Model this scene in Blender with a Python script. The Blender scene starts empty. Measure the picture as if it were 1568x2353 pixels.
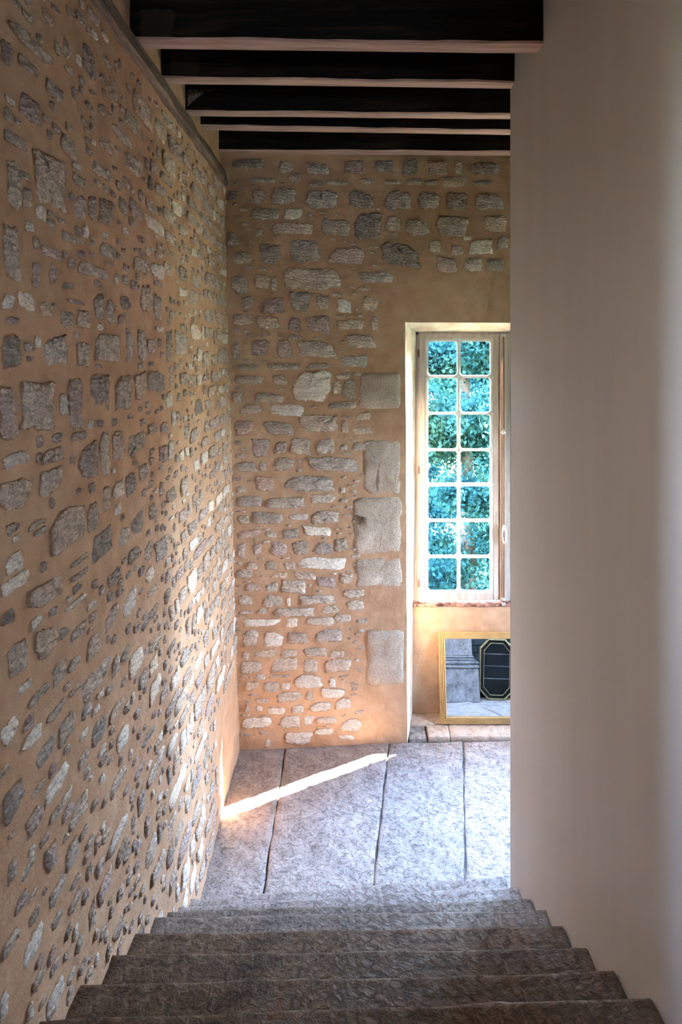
import bpy, bmesh, math, random
import numpy as np
from mathutils import Vector, Matrix

# ------------------------------------------------------------------ camera, sky, sun, exposure
SC = bpy.context.scene
COL = SC.collection
EYE = 3.44            # eye height above the landing
F = 1560.0            # focal length in pixels of the 1568-wide frame
CX, CY = 799.0, 817.0  # vanishing point of the stair axis
cam = bpy.data.cameras.new('camera')
camo = bpy.data.objects.new('camera', cam)
COL.objects.link(camo)
camo.location = (0, 0, EYE)
camo.rotation_euler = (math.radians(90), 0, 0)
cam.sensor_fit = 'HORIZONTAL'
cam.sensor_width = 36.0
cam.lens = 36.0 * F / 1568.0
cam.shift_x = -(CX - 784.0) / 1568.0
cam.shift_y = -(1176.5 - CY) / 1568.0
cam.clip_start = 0.05
cam.clip_end = 200
SC.camera = camo

SC.view_settings.view_transform = 'Standard'
SC.view_settings.look = 'None'
SC.view_settings.gamma = 1.0
SC.view_settings.use_curve_mapping = False
SC.view_settings.exposure = 0.95

SKY_STRENGTH = 75.0
world = bpy.data.worlds.new('world')
SC.world = world
world.use_nodes = True
wn, wl = world.node_tree.nodes, world.node_tree.links
wn.clear()
w_out = wn.new('ShaderNodeOutputWorld')
w_bg = wn.new('ShaderNodeBackground')
w_tc = wn.new('ShaderNodeTexCoord')
w_sep = wn.new('ShaderNodeSeparateXYZ')
w_ramp = wn.new('ShaderNodeValToRGB')
w_ramp.color_ramp.elements[0].position = 0.0
w_ramp.color_ramp.elements[0].color = (0.68, 0.84, 1.0, 1)
w_ramp.color_ramp.elements[1].position = 0.9
w_ramp.color_ramp.elements[1].color = (0.22, 0.48, 1.0, 1)
wl.new(w_tc.outputs['Generated'], w_sep.inputs[0])
wl.new(w_sep.outputs['Z'], w_ramp.inputs[0])
wl.new(w_ramp.outputs[0], w_bg.inputs[0])
w_bg.inputs[1].default_value = SKY_STRENGTH
wl.new(w_bg.outputs[0], w_out.inputs[0])

SUN_AZ, SUN_EL = math.radians(30.5), math.radians(49.5)
sun_d = Vector((-math.cos(SUN_EL) * math.cos(SUN_AZ), -math.cos(SUN_EL) * math.sin(SUN_AZ), -math.sin(SUN_EL)))
sl = bpy.data.lights.new('sun', 'SUN')
sl.energy = 400.0
sl.angle = math.radians(0.55)
sl.color = (1.0, 0.93, 0.82)
so = bpy.data.objects.new('sun', sl)
COL.objects.link(so)
so.location = (6, 14, 12)
so.rotation_euler = sun_d.to_track_quat('-Z', 'Y').to_euler()


def portal(name, loc, rot, sx, sy):
    """marks an opening through which the sky lights the room"""
    l = bpy.data.lights.new(name, 'AREA')
    l.shape = 'RECTANGLE'
    l.size, l.size_y = sx, sy
    l.cycles.is_portal = True
    o = bpy.data.objects.new(name, l)
    COL.objects.link(o)
    o.location = loc
    o.rotation_euler = rot
    return o


portal('sky_portal', (1.49, 6.62, 2.38), (math.radians(-90), 0, 0), 1.75, 2.75)

# ------------------------------------------------------------------ helpers
rnd = random.Random(7)


def new_obj(name, me, parent=None, loc=None, kind=None):
    o = bpy.data.objects.new(name, me)
    COL.objects.link(o)
    if loc is not None:
        o.location = loc
    if parent is not None:
        o.parent = parent
    if kind:
        o['kind'] = kind
    return o


def mesh(name, verts, faces, mat=None, smooth=False):
    me = bpy.data.meshes.new(name)
    me.from_pydata([tuple(v) for v in verts], [], faces)
    if mat is not None:
        me.materials.append(mat)
    if smooth:
        me.polygons.foreach_set('use_smooth', [True] * len(me.polygons))
    me.update()
    return me


def tag(o, label, cat, group=None):
    o['label'] = label
    o['kind'] = 'thing'
    o['category'] = cat
    if group:
        o['group'] = group
    return o


class MB:
    def __init__(self):
        self.v, self.f = [], []

    def add(self, verts, faces):
        b = len(self.v)
        self.v += [tuple(p) for p in verts]
        self.f += [tuple(b + i for i in f) for f in faces]

    def box(self, x0, y0, z0, x1, y1, z1):
        vs = [(x0, y0, z0), (x1, y0, z0), (x1, y1, z0), (x0, y1, z0), (x0, y0, z1), (x1, y0, z1), (x1, y1, z1), (x0, y1, z1)]
        self.add(vs, [(0, 3, 2, 1), (4, 5, 6, 7), (0, 1, 5, 4), (1, 2, 6, 5), (2, 3, 7, 6), (3, 0, 4, 7)])

    def tube(self, pts, r, n=8):
        pts = [Vector(p) for p in pts]
        rs = r if isinstance(r, (list, tuple)) else [r] * len(pts)
        rings = []
        for i, p in enumerate(pts):
            t = (pts[min(i + 1, len(pts) - 1)] - pts[max(i - 1, 0)]).normalized()
            a = t.cross(Vector((0.3, 0.9, 0.1)))
            if a.length < 1e-3:
                a = t.cross(Vector((1, 0, 0)))
            a.normalize()
            b = t.cross(a)
            rings.append([p + (a * math.cos(2 * math.pi * k / n) + b * math.sin(2 * math.pi * k / n)) * rs[i] for k in range(n)])
        vs = [q for rg in rings for q in rg]
        fs = []
        for i in range(len(pts) - 1):
            for k in range(n):
                fs.append((i * n + k, i * n + (k + 1) % n, (i + 1) * n + (k + 1) % n, (i + 1) * n + k))
        fs.append(tuple(range(n - 1, -1, -1)))
        fs.append(tuple((len(pts) - 1) * n + k for k in range(n)))
        self.add(vs, fs)

    def lathe(self, c, prof, n=16, axis='z'):
        vs, fs = [], []
        for (r, h) in prof:
            for k in range(n):
                a = 2 * math.pi * k / n
                p = (r * math.cos(a), r * math.sin(a), h)
                if axis == 'y':
                    p = (p[0], p[2], p[1])
                vs.append((c[0] + p[0], c[1] + p[1], c[2] + p[2]))
        for i in range(len(prof) - 1):
            for k in range(n):
                fs.append((i * n + k, i * n + (k + 1) % n, (i + 1) * n + (k + 1) % n, (i + 1) * n + k))
        fs.append(tuple(range(n - 1, -1, -1)))
        fs.append(tuple((len(prof) - 1) * n + k for k in range(n)))
        self.add(vs, fs)

    def build(self, name, mat, parent=None, smooth=False, kind=None, origin=None, bevel=0.0, segs=2):
        vs = self.v
        if origin is not None:
            vs = [(p[0] - origin[0], p[1] - origin[1], p[2] - origin[2]) for p in vs]
        me = mesh(name, vs, self.f, mat, smooth)
        if bevel > 0:
            bm = bmesh.new()
            bm.from_mesh(me)
            bmesh.ops.recalc_face_normals(bm, faces=bm.faces)
            es = [e for e in bm.edges if len(e.link_faces) == 2 and e.calc_face_angle() > 0.6]
            bmesh.ops.bevel(bm, geom=es, offset=bevel, segments=segs, affect='EDGES', clamp_overlap=True)
            bm.to_mesh(me)
            bm.free()
        return new_obj(name, me, parent, origin, kind)


# value noise on numpy arrays
_R = np.random.RandomState(11)
_T = _R.rand(256, 256)


def vnoise(x, y):
    x = np.asarray(x, float)
    y = np.asarray(y, float)
    xi, yi = np.floor(x).astype(int), np.floor(y).astype(int)
    fx, fy = x - xi, y - yi
    fx = fx * fx * (3 - 2 * fx)
    fy = fy * fy * (3 - 2 * fy)
    a = _T[xi % 256, yi % 256]
    b = _T[(xi + 1) % 256, yi % 256]
    c = _T[xi % 256, (yi + 1) % 256]
    d = _T[(xi + 1) % 256, (yi + 1) % 256]
    return (a * (1 - fx) + b * fx) * (1 - fy) + (c * (1 - fx) + d * fx) * fy - 0.5


def fbm(x, y, s, o=3):
    x = np.asarray(x, float)
    y = np.asarray(y, float)
    t, a = 0.0, 1.0
    for i in range(o):
        t = t + a * vnoise(x / s + 17.3 * i, y / s + 5.1 * i)
        s, a = s * 0.5, a * 0.5
    return t


# ------------------------------------------------------------------ materials
class NM:
    def __init__(self, name):
        self.m = bpy.data.materials.new(name)
        self.m.use_nodes = True
        self.n, self.l = self.m.node_tree.nodes, self.m.node_tree.links
        self.n.clear()
        self.out = self.n.new('ShaderNodeOutputMaterial')
        self.tc = None

    def coord(self, scale=(1, 1, 1), kind='Object'):
        if self.tc is None:
            self.tc = self.n.new('ShaderNodeTexCoord')
        mp = self.n.new('ShaderNodeMapping')
        mp.inputs['Scale'].default_value = scale
        self.l.new(self.tc.outputs[kind], mp.inputs[0])
        return mp.outputs[0]

    def noise(self, scale, detail=4, rough=0.55, vec=None, dist=0.0):
        t = self.n.new('ShaderNodeTexNoise')
        t.inputs['Scale'].default_value = scale
        t.inputs['Detail'].default_value = detail
        t.inputs['Roughness'].default_value = rough
        t.inputs['Distortion'].default_value = dist
        self.l.new(vec if vec is not None else self.coord(), t.inputs['Vector'])
        return t.outputs['Fac']

    def voro(self, scale, vec=None, feature='F1'):
        t = self.n.new('ShaderNodeTexVoronoi')
        t.feature = feature
        t.inputs['Scale'].default_value = scale
        self.l.new(vec if vec is not None else self.coord(), t.inputs['Vector'])
        return t.outputs['Distance']

    def ramp(self, fac, stops):
        r = self.n.new('ShaderNodeValToRGB')
        e = r.color_ramp.elements
        while len(e) < len(stops):
            e.new(0.5)
        for i, (p, c) in enumerate(stops):
            e[i].position = p
            e[i].color = (*c, 1) if len(c) == 3 else c
        self.l.new(fac, r.inputs[0])
        return r.outputs[0]

    def mix(self, fac, a, b, mode='MIX'):
        m = self.n.new('ShaderNodeMix')
        m.data_type = 'RGBA'
        m.blend_type = mode
        for sock, v in ((m.inputs[0], fac), (m.inputs[6], a), (m.inputs[7], b)):
            if isinstance(v, (int, float)):
                sock.default_value = v
            elif isinstance(v, tuple):
                sock.default_value = (*v, 1) if len(v) == 3 else v
            else:
                self.l.new(v, sock)
        return m.outputs[2]

    def math(self, op, a, b=0.0):
        m = self.n.new('ShaderNodeMath')
        m.operation = op
        for s, v in ((m.inputs[0], a), (m.inputs[1], b)):
            if isinstance(v, (int, float)):
                s.default_value = v
            else:
                self.l.new(v, s)
        return m.outputs[0]

    def rand(self):
        o = self.n.new('ShaderNodeObjectInfo')
        return o.outputs['Random']

    def bump(self, h, strength=0.5, dist=0.01, normal=None):
        b = self.n.new('ShaderNodeBump')
        b.inputs['Strength'].default_value = strength
        b.inputs['Distance'].default_value = dist
        self.l.new(h, b.inputs['Height'])
        if normal is not None:
            self.l.new(normal, b.inputs['Normal'])
        return b.outputs[0]

    def bsdf(self, color, rough=0.9, normal=None, metallic=0.0, spec=0.3):
        p = self.n.new('ShaderNodeBsdfPrincipled')
        for s, v in ((p.inputs['Base Color'], color), (p.inputs['Roughness'], rough)):
            if isinstance(v, tuple):
                s.default_value = (*v, 1) if len(v) == 3 else v
            elif isinstance(v, (int, float)):
                s.default_value = v
            else:
                self.l.new(v, s)
        p.inputs['Metallic'].default_value = metallic
        p.inputs['Specular IOR Level'].default_value = spec
        if normal is not None:
            self.l.new(normal, p.inputs['Normal'])
        self.l.new(p.outputs[0], self.out.inputs[0])
        return self.m


def mat_mortar():
    k = NM('lime_mortar')
    big = k.noise(0.9, 3)
    mid = k.noise(7.0, 5, 0.6)
    c = k.ramp(k.math('ADD', k.math('MULTIPLY', big, 0.5), k.math('MULTIPLY', mid, 0.5)),
               [(0.30, (0.36, 0.195, 0.112)), (0.5, (0.50, 0.30, 0.185)), (0.70, (0.62, 0.41, 0.27))])
    fine = k.noise(60, 4, 0.65)
    lump = k.noise(18, 4, 0.6)
    nrm = k.bump(k.math('ADD', k.math('MULTIPLY', fine, 0.35), lump), 0.55, 0.02)
    return k.bsdf(c, 0.95, nrm, spec=0.15)


def mat_stone(name, a, b, c, bump=1.0):
    k = NM(name)
    r = k.rand()
    st = k.coord((1.0, 1.0, 1.9))
    col = k.ramp(k.noise(13, 7, 0.72, vec=st, dist=0.8), [(0.32, a), (0.5, b), (0.66, c)])
    shade = k.ramp(r, [(0.0, (0.74, 0.71, 0.70)), (0.5, (1, 0.99, 0.98)), (1.0, (1.06, 0.97, 0.88))])
    col = k.mix(1.0, col, shade, 'MULTIPLY')
    speck = k.ramp(k.noise(75, 4, 0.75, vec=st), [(0.34, (0.72, 0.69, 0.69)), (0.5, (1.25, 1.22, 1.22)), (0.64, (1.75, 1.68, 1.62))])
    col = k.mix(0.85, col, speck, 'MULTIPLY')
    # mortar smeared over the rim and into the hollows
    rim = k.n.new('ShaderNodeAttribute')
    rim.attribute_name = 'rim'
    edge = k.math('ADD', rim.outputs['Fac'], k.math('MULTIPLY', k.math('SUBTRACT', k.noise(34, 5, 0.7), 0.5), 2.1))
    keep = k.ramp(edge, [(0.16, (0, 0, 0)), (0.34, (1, 1, 1))])
    col = k.mix(keep, (0.50, 0.29, 0.17), col)
    h = k.math('ADD', k.noise(24, 7, 0.66, vec=st, dist=0.8), k.math('MULTIPLY', k.voro(32, vec=st), 0.6))
    nrm = k.bump(h, bump, 0.028)
    return k.bsdf(col, 0.92, nrm, spec=0.15)


M = {}
M['mortar'] = mat_mortar()
M['stone_d'] = mat_stone('dark_grey_rubble', (0.20, 0.162, 0.138), (0.37, 0.305, 0.265), (0.56, 0.48, 0.425))
M['stone_g'] = mat_stone('grey_rubble', (0.33, 0.265, 0.222), (0.58, 0.485, 0.42), (0.78, 0.68, 0.595))
M['stone_t'] = mat_stone('tan_rubble', (0.36, 0.28, 0.22), (0.62, 0.505, 0.41), (0.80, 0.69, 0.59))
M['stone_p'] = mat_stone('pink_rubble', (0.36, 0.255, 0.225), (0.58, 0.445, 0.395), (0.75, 0.62, 0.56))
M['stone_l'] = mat_stone('pale_rubble', (0.50, 0.43, 0.37), (0.69, 0.61, 0.53), (0.82, 0.75, 0.67), 0.6)


def mat_quoin():
    k = NM('dressed_granite')
    sp = k.noise(95, 3, 0.7)
    c = k.ramp(k.math('ADD', k.math('MULTIPLY', sp, 0.65), k.math('MULTIPLY', k.noise(5, 4), 0.35)),
               [(0.34, (0.27, 0.195, 0.145)), (0.5, (0.49, 0.38, 0.30)), (0.66, (0.68, 0.56, 0.46))])
    nrm = k.bump(k.math('ADD', sp, k.noise(24, 5, 0.6)), 0.6, 0.014)
    return k.bsdf(c, 0.9, nrm, spec=0.2)


M['quoin'] = mat_quoin()


def mat_plaster():
    k = NM('white_plaster')
    st = k.coord((3.0, 3.0, 0.25))
    c = k.ramp(k.noise(1.6, 5, 0.6, vec=st), [(0.3, (0.67, 0.64, 0.615)), (0.7, (0.72, 0.69, 0.67))])
    nrm = k.bump(k.noise(70, 3, 0.6), 0.08, 0.004)
    return k.bsdf(c, 0.75, nrm, spec=0.25)


M['plaster'] = mat_plaster()


def mat_jamb():
    k = NM('limewash')
    c = k.ramp(k.noise(6, 5, 0.65), [(0.32, (0.55, 0.38, 0.24)), (0.5, (0.68, 0.55, 0.42)), (0.66, (0.76, 0.68, 0.58))])
    nrm = k.bump(k.math('ADD', k.noise(24, 5, 0.6), k.math('MULTIPLY', k.noise(80, 3), 0.3)), 0.4, 0.015)
    return k.bsdf(c, 0.9, nrm, spec=0.2)


M['jamb'] = mat_jamb()


def mat_slab(name, a, b, c, rough=0.5, spec=0.5, bump=0.8, sc=1.0):
    k = NM(name)
    r = k.rand()
    col = k.ramp(k.noise(7 * sc, 7, 0.68), [(0.32, a), (0.5, b), (0.68, c)])
    col = k.mix(1.0, col, k.ramp(r, [(0, (0.86, 0.84, 0.84)), (1, (1.08, 1.0, 0.97))]), 'MULTIPLY')
    pit = k.ramp(k.noise(26 * sc, 6, 0.7, dist=1.0), [(0.36, (0, 0, 0)), (0.46, (1, 1, 1))])
    col = k.mix(0.5, col, k.ramp(k.noise(26 * sc, 6, 0.7, dist=1.0), [(0.34, (0.45, 0.42, 0.40)), (0.48, (1.1, 1.1, 1.1))]), 'MULTIPLY')
    h = k.math('ADD', k.math('MULTIPLY', k.noise(30 * sc, 5, 0.6, dist=0.7), 1.0), k.math('MULTIPLY', pit, 0.4))
    nrm = k.bump(h, bump, 0.022)
    rg = k.ramp(k.noise(9, 4), [(0.35, (rough - 0.1,) * 3), (0.65, (rough + 0.18,) * 3)])
    return k.bsdf(col, rg, nrm, spec=spec)


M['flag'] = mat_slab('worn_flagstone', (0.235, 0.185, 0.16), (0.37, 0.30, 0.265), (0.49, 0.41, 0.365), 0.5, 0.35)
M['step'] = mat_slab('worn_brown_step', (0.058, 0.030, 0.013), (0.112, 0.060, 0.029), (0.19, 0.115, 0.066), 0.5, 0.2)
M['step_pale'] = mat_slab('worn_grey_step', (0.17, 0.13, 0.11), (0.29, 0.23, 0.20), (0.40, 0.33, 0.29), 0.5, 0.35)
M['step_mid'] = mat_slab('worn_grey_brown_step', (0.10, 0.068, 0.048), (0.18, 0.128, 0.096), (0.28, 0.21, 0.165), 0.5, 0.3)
M['thresh'] = mat_slab('terracotta_threshold', (0.42, 0.30, 0.225), (0.56, 0.43, 0.335), (0.68, 0.55, 0.45), 0.8, 0.2, 0.5)


def mat_wood(name, a, b, c, axis=(0.6, 9, 9), rough=0.7, spec=0.3, patch=None):
    k = NM(name)
    v = k.coord(axis)
    col = k.ramp(k.noise(3.2, 6, 0.65, vec=v, dist=0.4), [(0.32, a), (0.5, b), (0.7, c)])
    nrm = k.bump(k.noise(7, 5, 0.65, vec=v), 0.5, 0.01)
    if patch:
        sp = k.n.new('ShaderNodeSeparateXYZ')
        k.l.new(k.coord(), sp.inputs[0])
        wob = k.math('MULTIPLY', k.math('SUBTRACT', k.noise(14, 4), 0.5), 0.06)
        px_ = k.math('ABSOLUTE', k.math('SUBTRACT', k.math('ADD', sp.outputs['X'], wob), patch))
        pz_ = k.math('ADD', sp.outputs['Z'], wob)
        msk = k.math('MULTIPLY', k.math('LESS_THAN', px_, 0.085), k.math('LESS_THAN', pz_, 0.15))
        col = k.mix(msk, col, (0.035, 0.022, 0.014))
    return k.bsdf(col, rough, nrm, spec=spec)


M['beam'] = mat_wood('shaded_dark_oak', (0.004, 0.003, 0.0025), (0.010, 0.007, 0.005), (0.032, 0.018, 0.011), spec=0.12)  # dark oak with the shade on the beam faces put into the colour
M['beam_patch'] = mat_wood('shaded_oak_with_pale_patch', (0.004, 0.003, 0.0025), (0.010, 0.007, 0.005), (0.032, 0.018, 0.011), spec=0.12, patch=-0.925)  # same face shade in the colour; the pale patch is a stain
M['soffit'] = mat_wood('lit_oak_underside', (0.26, 0.15, 0.12), (0.45, 0.29, 0.24), (0.58, 0.41, 0.35))  # light bounced onto the beam undersides is put into this paler colour
M['plate'] = mat_wood('weathered_wall_plate', (0.07, 0.045, 0.035), (0.19, 0.125, 0.095), (0.34, 0.24, 0.185), axis=(9, 0.8, 9))
M['sash'] = mat_wood('weathered_sash_paint', (0.34, 0.26, 0.215), (0.46, 0.38, 0.33), (0.58, 0.51, 0.46), axis=(9, 9, 0.8), rough=0.6)
M['bars'] = mat_wood('white_sash_paint', (0.46, 0.42, 0.39), (0.58, 0.54, 0.51), (0.68, 0.65, 0.62), axis=(6, 6, 2), rough=0.5)


def mat_plain(name, c, rough=0.6, metallic=0.0, spec=0.4, nscale=30, var=0.25, bump=0.1):
    k = NM(name)
    lo = tuple(v * (1 - var) for v in c)
    hi = tuple(min(1, v * (1 + var)) for v in c)
    n = k.noise(nscale, 4)
    return k.bsdf(k.ramp(n, [(0.35, lo), (0.65, hi)]), rough, k.bump(n, bump, 0.004), metallic, spec)


M['gilt'] = mat_plain('gilt_wood', (0.56, 0.36, 0.155), 0.5, 0.25, 0.4, 8, 0.12)
M['brass'] = mat_plain('aged_brass', (0.38, 0.28, 0.13), 0.4, 0.8)
M['iron'] = mat_plain('rusty_iron', (0.16, 0.085, 0.06), 0.65, 0.4)
M['steel'] = mat_plain('pale_metal', (0.62, 0.58, 0.54), 0.45, 0.5)
M['rot'] = mat_plain('rotten_sill_wood', (0.22, 0.11, 0.085), 0.85, 0, 0.2, 26, 0.8, 0.6)
M['shell'] = mat_plain('shell_render', (0.40, 0.27, 0.16), 0.95, 0, 0.1, 6)
M['hall'] = mat_plain('hall_plaster', (0.42, 0.36, 0.30), 0.95, 0, 0.1, 6)
M['dark'] = mat_plain('sooty_brick', (0.02, 0.02, 0.02), 0.8, 0, 0.2, 8)
M['pier'] = mat_slab('grey_pier_stone', (0.09, 0.083, 0.08), (0.155, 0.143, 0.14), (0.23, 0.215, 0.21), 0.8, 0.2, 0.6)
M['ceil'] = mat_wood('dark_ceiling_boards', (0.008, 0.006, 0.005), (0.02, 0.013, 0.009), (0.04, 0.025, 0.016))
M['bed'] = mat_plain('joint_mortar', (0.15, 0.12, 0.105), 0.9, 0, 0.1, 8, 0.4, 0.5)
M['bark'] = mat_plain('bark', (0.045, 0.04, 0.035), 0.9, 0, 0.1, 12, 0.4, 0.6)
M['grass'] = mat_plain('grass_ground', (0.03, 0.055, 0.018), 0.95, 0, 0.1, 3, 0.4)


def mat_glass():
    k = NM('window_glass')
    t = k.n.new('ShaderNodeBsdfTransparent')
    t.inputs[0].default_value = (0.95, 0.98, 0.98, 1)
    g = k.n.new('ShaderNodeBsdfGlossy')
    g.inputs['Roughness'].default_value = 0.03
    lw = k.n.new('ShaderNodeLayerWeight')
    fr = k.n.new('ShaderNodeMath')
    fr.operation = 'POWER'
    fr.inputs[1].default_value = 5.0
    k.l.new(lw.outputs['Facing'], fr.inputs[0])
    mx = k.n.new('ShaderNodeMixShader')
    k.l.new(fr.outputs[0], mx.inputs[0])
    k.l.new(t.outputs[0], mx.inputs[1])
    k.l.new(g.outputs[0], mx.inputs[2])
    k.l.new(mx.outputs[0], k.out.inputs[0])
    return k.m


M['glass'] = mat_glass()


def mat_mirror(name, c, rough=0.01):
    k = NM(name)
    n = k.noise(14, 3)
    return k.bsdf(k.ramp(n, [(0.3, tuple(v * 0.96 for v in c)), (0.7, c)]), rough, None, 1.0, 0.5)


M['mirror'] = mat_mirror('silvered_glass', (0.74, 0.76, 0.76))
M['dark_mirror'] = mat_mirror('dark_reflection_mirror', (0.028, 0.032, 0.032), 0.03)  # near-black tint stands in for a dark reflection in the octagonal mirror


def mat_leaf():
    k = NM('evergreen_leaf')
    v = k.coord()
    col = k.ramp(k.noise(1.1, 6, 0.65, vec=v), [(0.32, (0.0045, 0.018, 0.023)), (0.5, (0.014, 0.053, 0.056)), (0.68, (0.045, 0.11, 0.066))])
    p = k.n.new('ShaderNodeBsdfDiffuse')
    k.l.new(col, p.inputs[0])
    t = k.n.new('ShaderNodeBsdfTranslucent')
    k.l.new(col, t.inputs[0])
    mx = k.n.new('ShaderNodeMixShader')
    mx.inputs[0].default_value = 0.35
    k.l.new(p.outputs[0], mx.inputs[1])
    k.l.new(t.outputs[0], mx.inputs[2])
    k.l.new(mx.outputs[0], k.out.inputs[0])
    return k.m


M['leaf'] = mat_leaf()


def mat_web():
    k = NM('cobweb_silk')
    t = k.n.new('ShaderNodeBsdfTransparent')
    d = k.n.new('ShaderNodeBsdfDiffuse')
    d.inputs[0].default_value = (0.5, 0.47, 0.43, 1)
    mx = k.n.new('ShaderNodeMixShader')
    f = k.ramp(k.noise(25, 5), [(0.3, (0.25,) * 3), (0.7, (0.55,) * 3)])
    k.l.new(f, mx.inputs[0])
    k.l.new(t.outputs[0], mx.inputs[1])
    k.l.new(d.outputs[0], mx.inputs[2])
    k.l.new(mx.outputs[0], k.out.inputs[0])
    return k.m


M['web'] = mat_web()

# ------------------------------------------------------------------ geometry of the shell
XR = 1.002          # face of the white partition
Y_END = 4.19        # where the partition ends
Z_PLATE0, Z_PLATE1 = EYE + 1.47, EYE + 1.64
Y_ARRIS, X_ARRIS = 6.04, 0.535
Y_WIN = 6.38


def x_left(z):
    """battered face of the left wall"""
    return -0.945 - 0.0254 * np.asarray(z, float)


def left_disp(y, z):
    return 0.022 * fbm(y, z, 0.9, 2) + 0.010 * fbm(y + 3, z + 9, 0.12, 3)


def y_back(x):
    return 5.992 + 0.0886 * np.asarray(x, float)


def back_disp(x, z):
    return 0.016 * fbm(x + 40, z + 3, 0.8, 2) + 0.008 * fbm(x + 31, z + 19, 0.11, 3)


def px_left(px, py):
    """where the line of sight through a photo point meets the left wall"""
    u, v = (px - CX) / F, -(py - CY) / F
    t = (-0.945 - 0.0254 * EYE) / (u + 0.0254 * v)
    return t, EYE + v * t


def px_back(px, py):
    u, v = (px - CX) / F, -(py - CY) / F
    t = 5.992 / (1 - 0.0886 * u)
    return u * t, EYE + v * t


def grid(us, vs, fn, mask=None):
    nu, nv = len(us), len(vs)
    U, V = np.meshgrid(us, vs, indexing='ij')
    P = fn(U, V)
    verts = np.stack(P, -1).reshape(-1, 3)
    faces = []
    for i in range(nu - 1):
        for j in range(nv - 1):
            if mask is None or mask(0.5 * (us[i] + us[i + 1]), 0.5 * (vs[j] + vs[j + 1])):
                a = i * nv + j
                faces.append((a, a + nv, a + nv + 1, a + 1))
    return verts.tolist(), faces


# left wall (solid behind), with the landing window opening upstairs behind the viewer left open
WY0, WY1, WZ0, WZ1 = 0.95, 1.33, 2.75, 4.2
vs_, fs_ = grid(np.linspace(1.60, 6.15, 148), np.linspace(-0.05, Z_PLATE0 + 0.06, 165),
                lambda Y, Z: (x_left(Z) + left_disp(Y, Z), Y, Z))
b = MB()
b.add(vs_, [f[::-1] for f in fs_])
v2, f2 = grid(np.linspace(1.60, 6.15, 60), np.linspace(Z_PLATE0 - 0.02, 5.6, 20),
              lambda Y, Z: (-1.115 + 0.6 * left_disp(Y, Z), Y, Z))
b.add(v2, [f[::-1] for f in f2])
b.box(-1.9, -3.3, -0.2, -1.16, WY0, 5.7)
b.box(-1.9, WY1, -0.2, -1.16, 6.3, 5.7)
b.box(-1.9, WY0, -0.2, -1.16, WY1, WZ0)
b.box(-1.9, WY0, WZ1, -1.16, WY1, 5.7)
b.box(-1.17, WY1, -0.2, -1.03, 1.61, 5.7)
wall_left = b.build('wall_left', M['mortar'], kind='structure', smooth=False)
for p in wall_left.data.polygons:
    p.use_smooth = len(p.vertices) == 4 and p.area < 0.02
portal('upstairs_sky_portal', (-1.92, 0.5 * (WY0 + WY1), 0.5 * (WZ0 + WZ1)), (0, math.radians(-90), 0), WZ1 - WZ0, WY1 - WY0)

# back wall with the window embrasure
xs = np.concatenate([np.linspace(-1.2, X_ARRIS, 72), np.linspace(X_ARRIS, 2.44, 40)[1:], np.linspace(2.44, 3.6, 12)[1:]])
LIN_Z = 3.735
zs = np.concatenate([np.linspace(-0.05, LIN_Z, 150), np.linspace(LIN_Z, 5.5, 70)[1:]])


def arris_x(z):
    return X_ARRIS - 0.006 * (np.asarray(z, float) - 0.0) + 0.010 * fbm(np.asarray(z, float), 3.3, 0.5, 3)


def back_pt(X, Z):
    D = back_disp(X, Z)
    X = X + (arris_x(Z) - X_ARRIS) * np.exp(-((X - X_ARRIS) / 0.16) ** 2) * np.clip(1 - (Z - LIN_Z) / 0.3, 0, 1)
    return (X, y_back(X) + D, Z)


v1, f1 = grid(xs, zs, back_pt, lambda x, z: not (X_ARRIS < x < 2.44 and z < LIN_Z))
b = MB()
b.add(v1, f1)
# solid core behind the face and the outer leaf of the facade
b.box(-1.9, 6.28, -3.0, 0.45, 6.56, 5.7)
b.box(2.55, 6.3, -3.0, 3.7, 6.56, 5.7)
b.box(0.4, 6.3, 3.9, 2.6, 6.56, 5.7)
b.box(0.4, 6.46, -3.0, 2.6, 6.56, 1.07)
wall_back = b.build('wall_back', M['mortar'], kind='structure')
for p in wall_back.data.polygons:
    p.use_smooth = len(p.vertices) == 4 and p.area < 0.02


# embrasure lining
def jamb_left(T, Z):
    ax, ay = arris_x(Z), y_back(arris_x(Z)) + back_disp(np.full_like(Z, X_ARRIS), Z)
    bx, by = 0.612 + 0.010 * Z, 6.41
    wob = 0.012 * fbm(T * 0.5 + 7, Z, 0.35, 3) * np.sin(np.pi * np.clip(T, 0, 1))
    return (ax + (bx - ax) * T + wob, ay + (by - ay) * T, Z)


z_j = np.array(zs[zs <= LIN_Z + 1e-9])
v, f = grid(np.linspace(0, 1, 14), z_j, jamb_left)
b = MB()
b.add(v, f)
jamb = b.build('trim_1', M['jamb'], kind='structure', smooth=True)


def soffit(X, T):
    y0 = y_back(X) + back_disp(X, np.full_like(X, LIN_Z))
    return (X, y0 + (6.41 - y0) * T, LIN_Z - 0.075 * T + 0.006 * fbm(X, T, 0.3, 2))


b = MB()
xr = xs[(xs >= X_ARRIS - 1e-9) & (xs <= 2.44 + 1e-9)].copy()
v, f = grid(xr, np.linspace(0, 1, 8), soffit)
b.add(v, [q[::-1] for q in f])
v, f = grid(np.linspace(0, 1, 6), np.linspace(-0.05, LIN_Z, 20),
            lambda T, Z: (2.44 - 0.1 * T, y_back(2.44) + (6.41 - y_back(2.44)) * T, Z))
b.add(v, [q[::-1] for q in f])
b.build('trim_2', M['jamb'], kind='structure', smooth=True)
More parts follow.
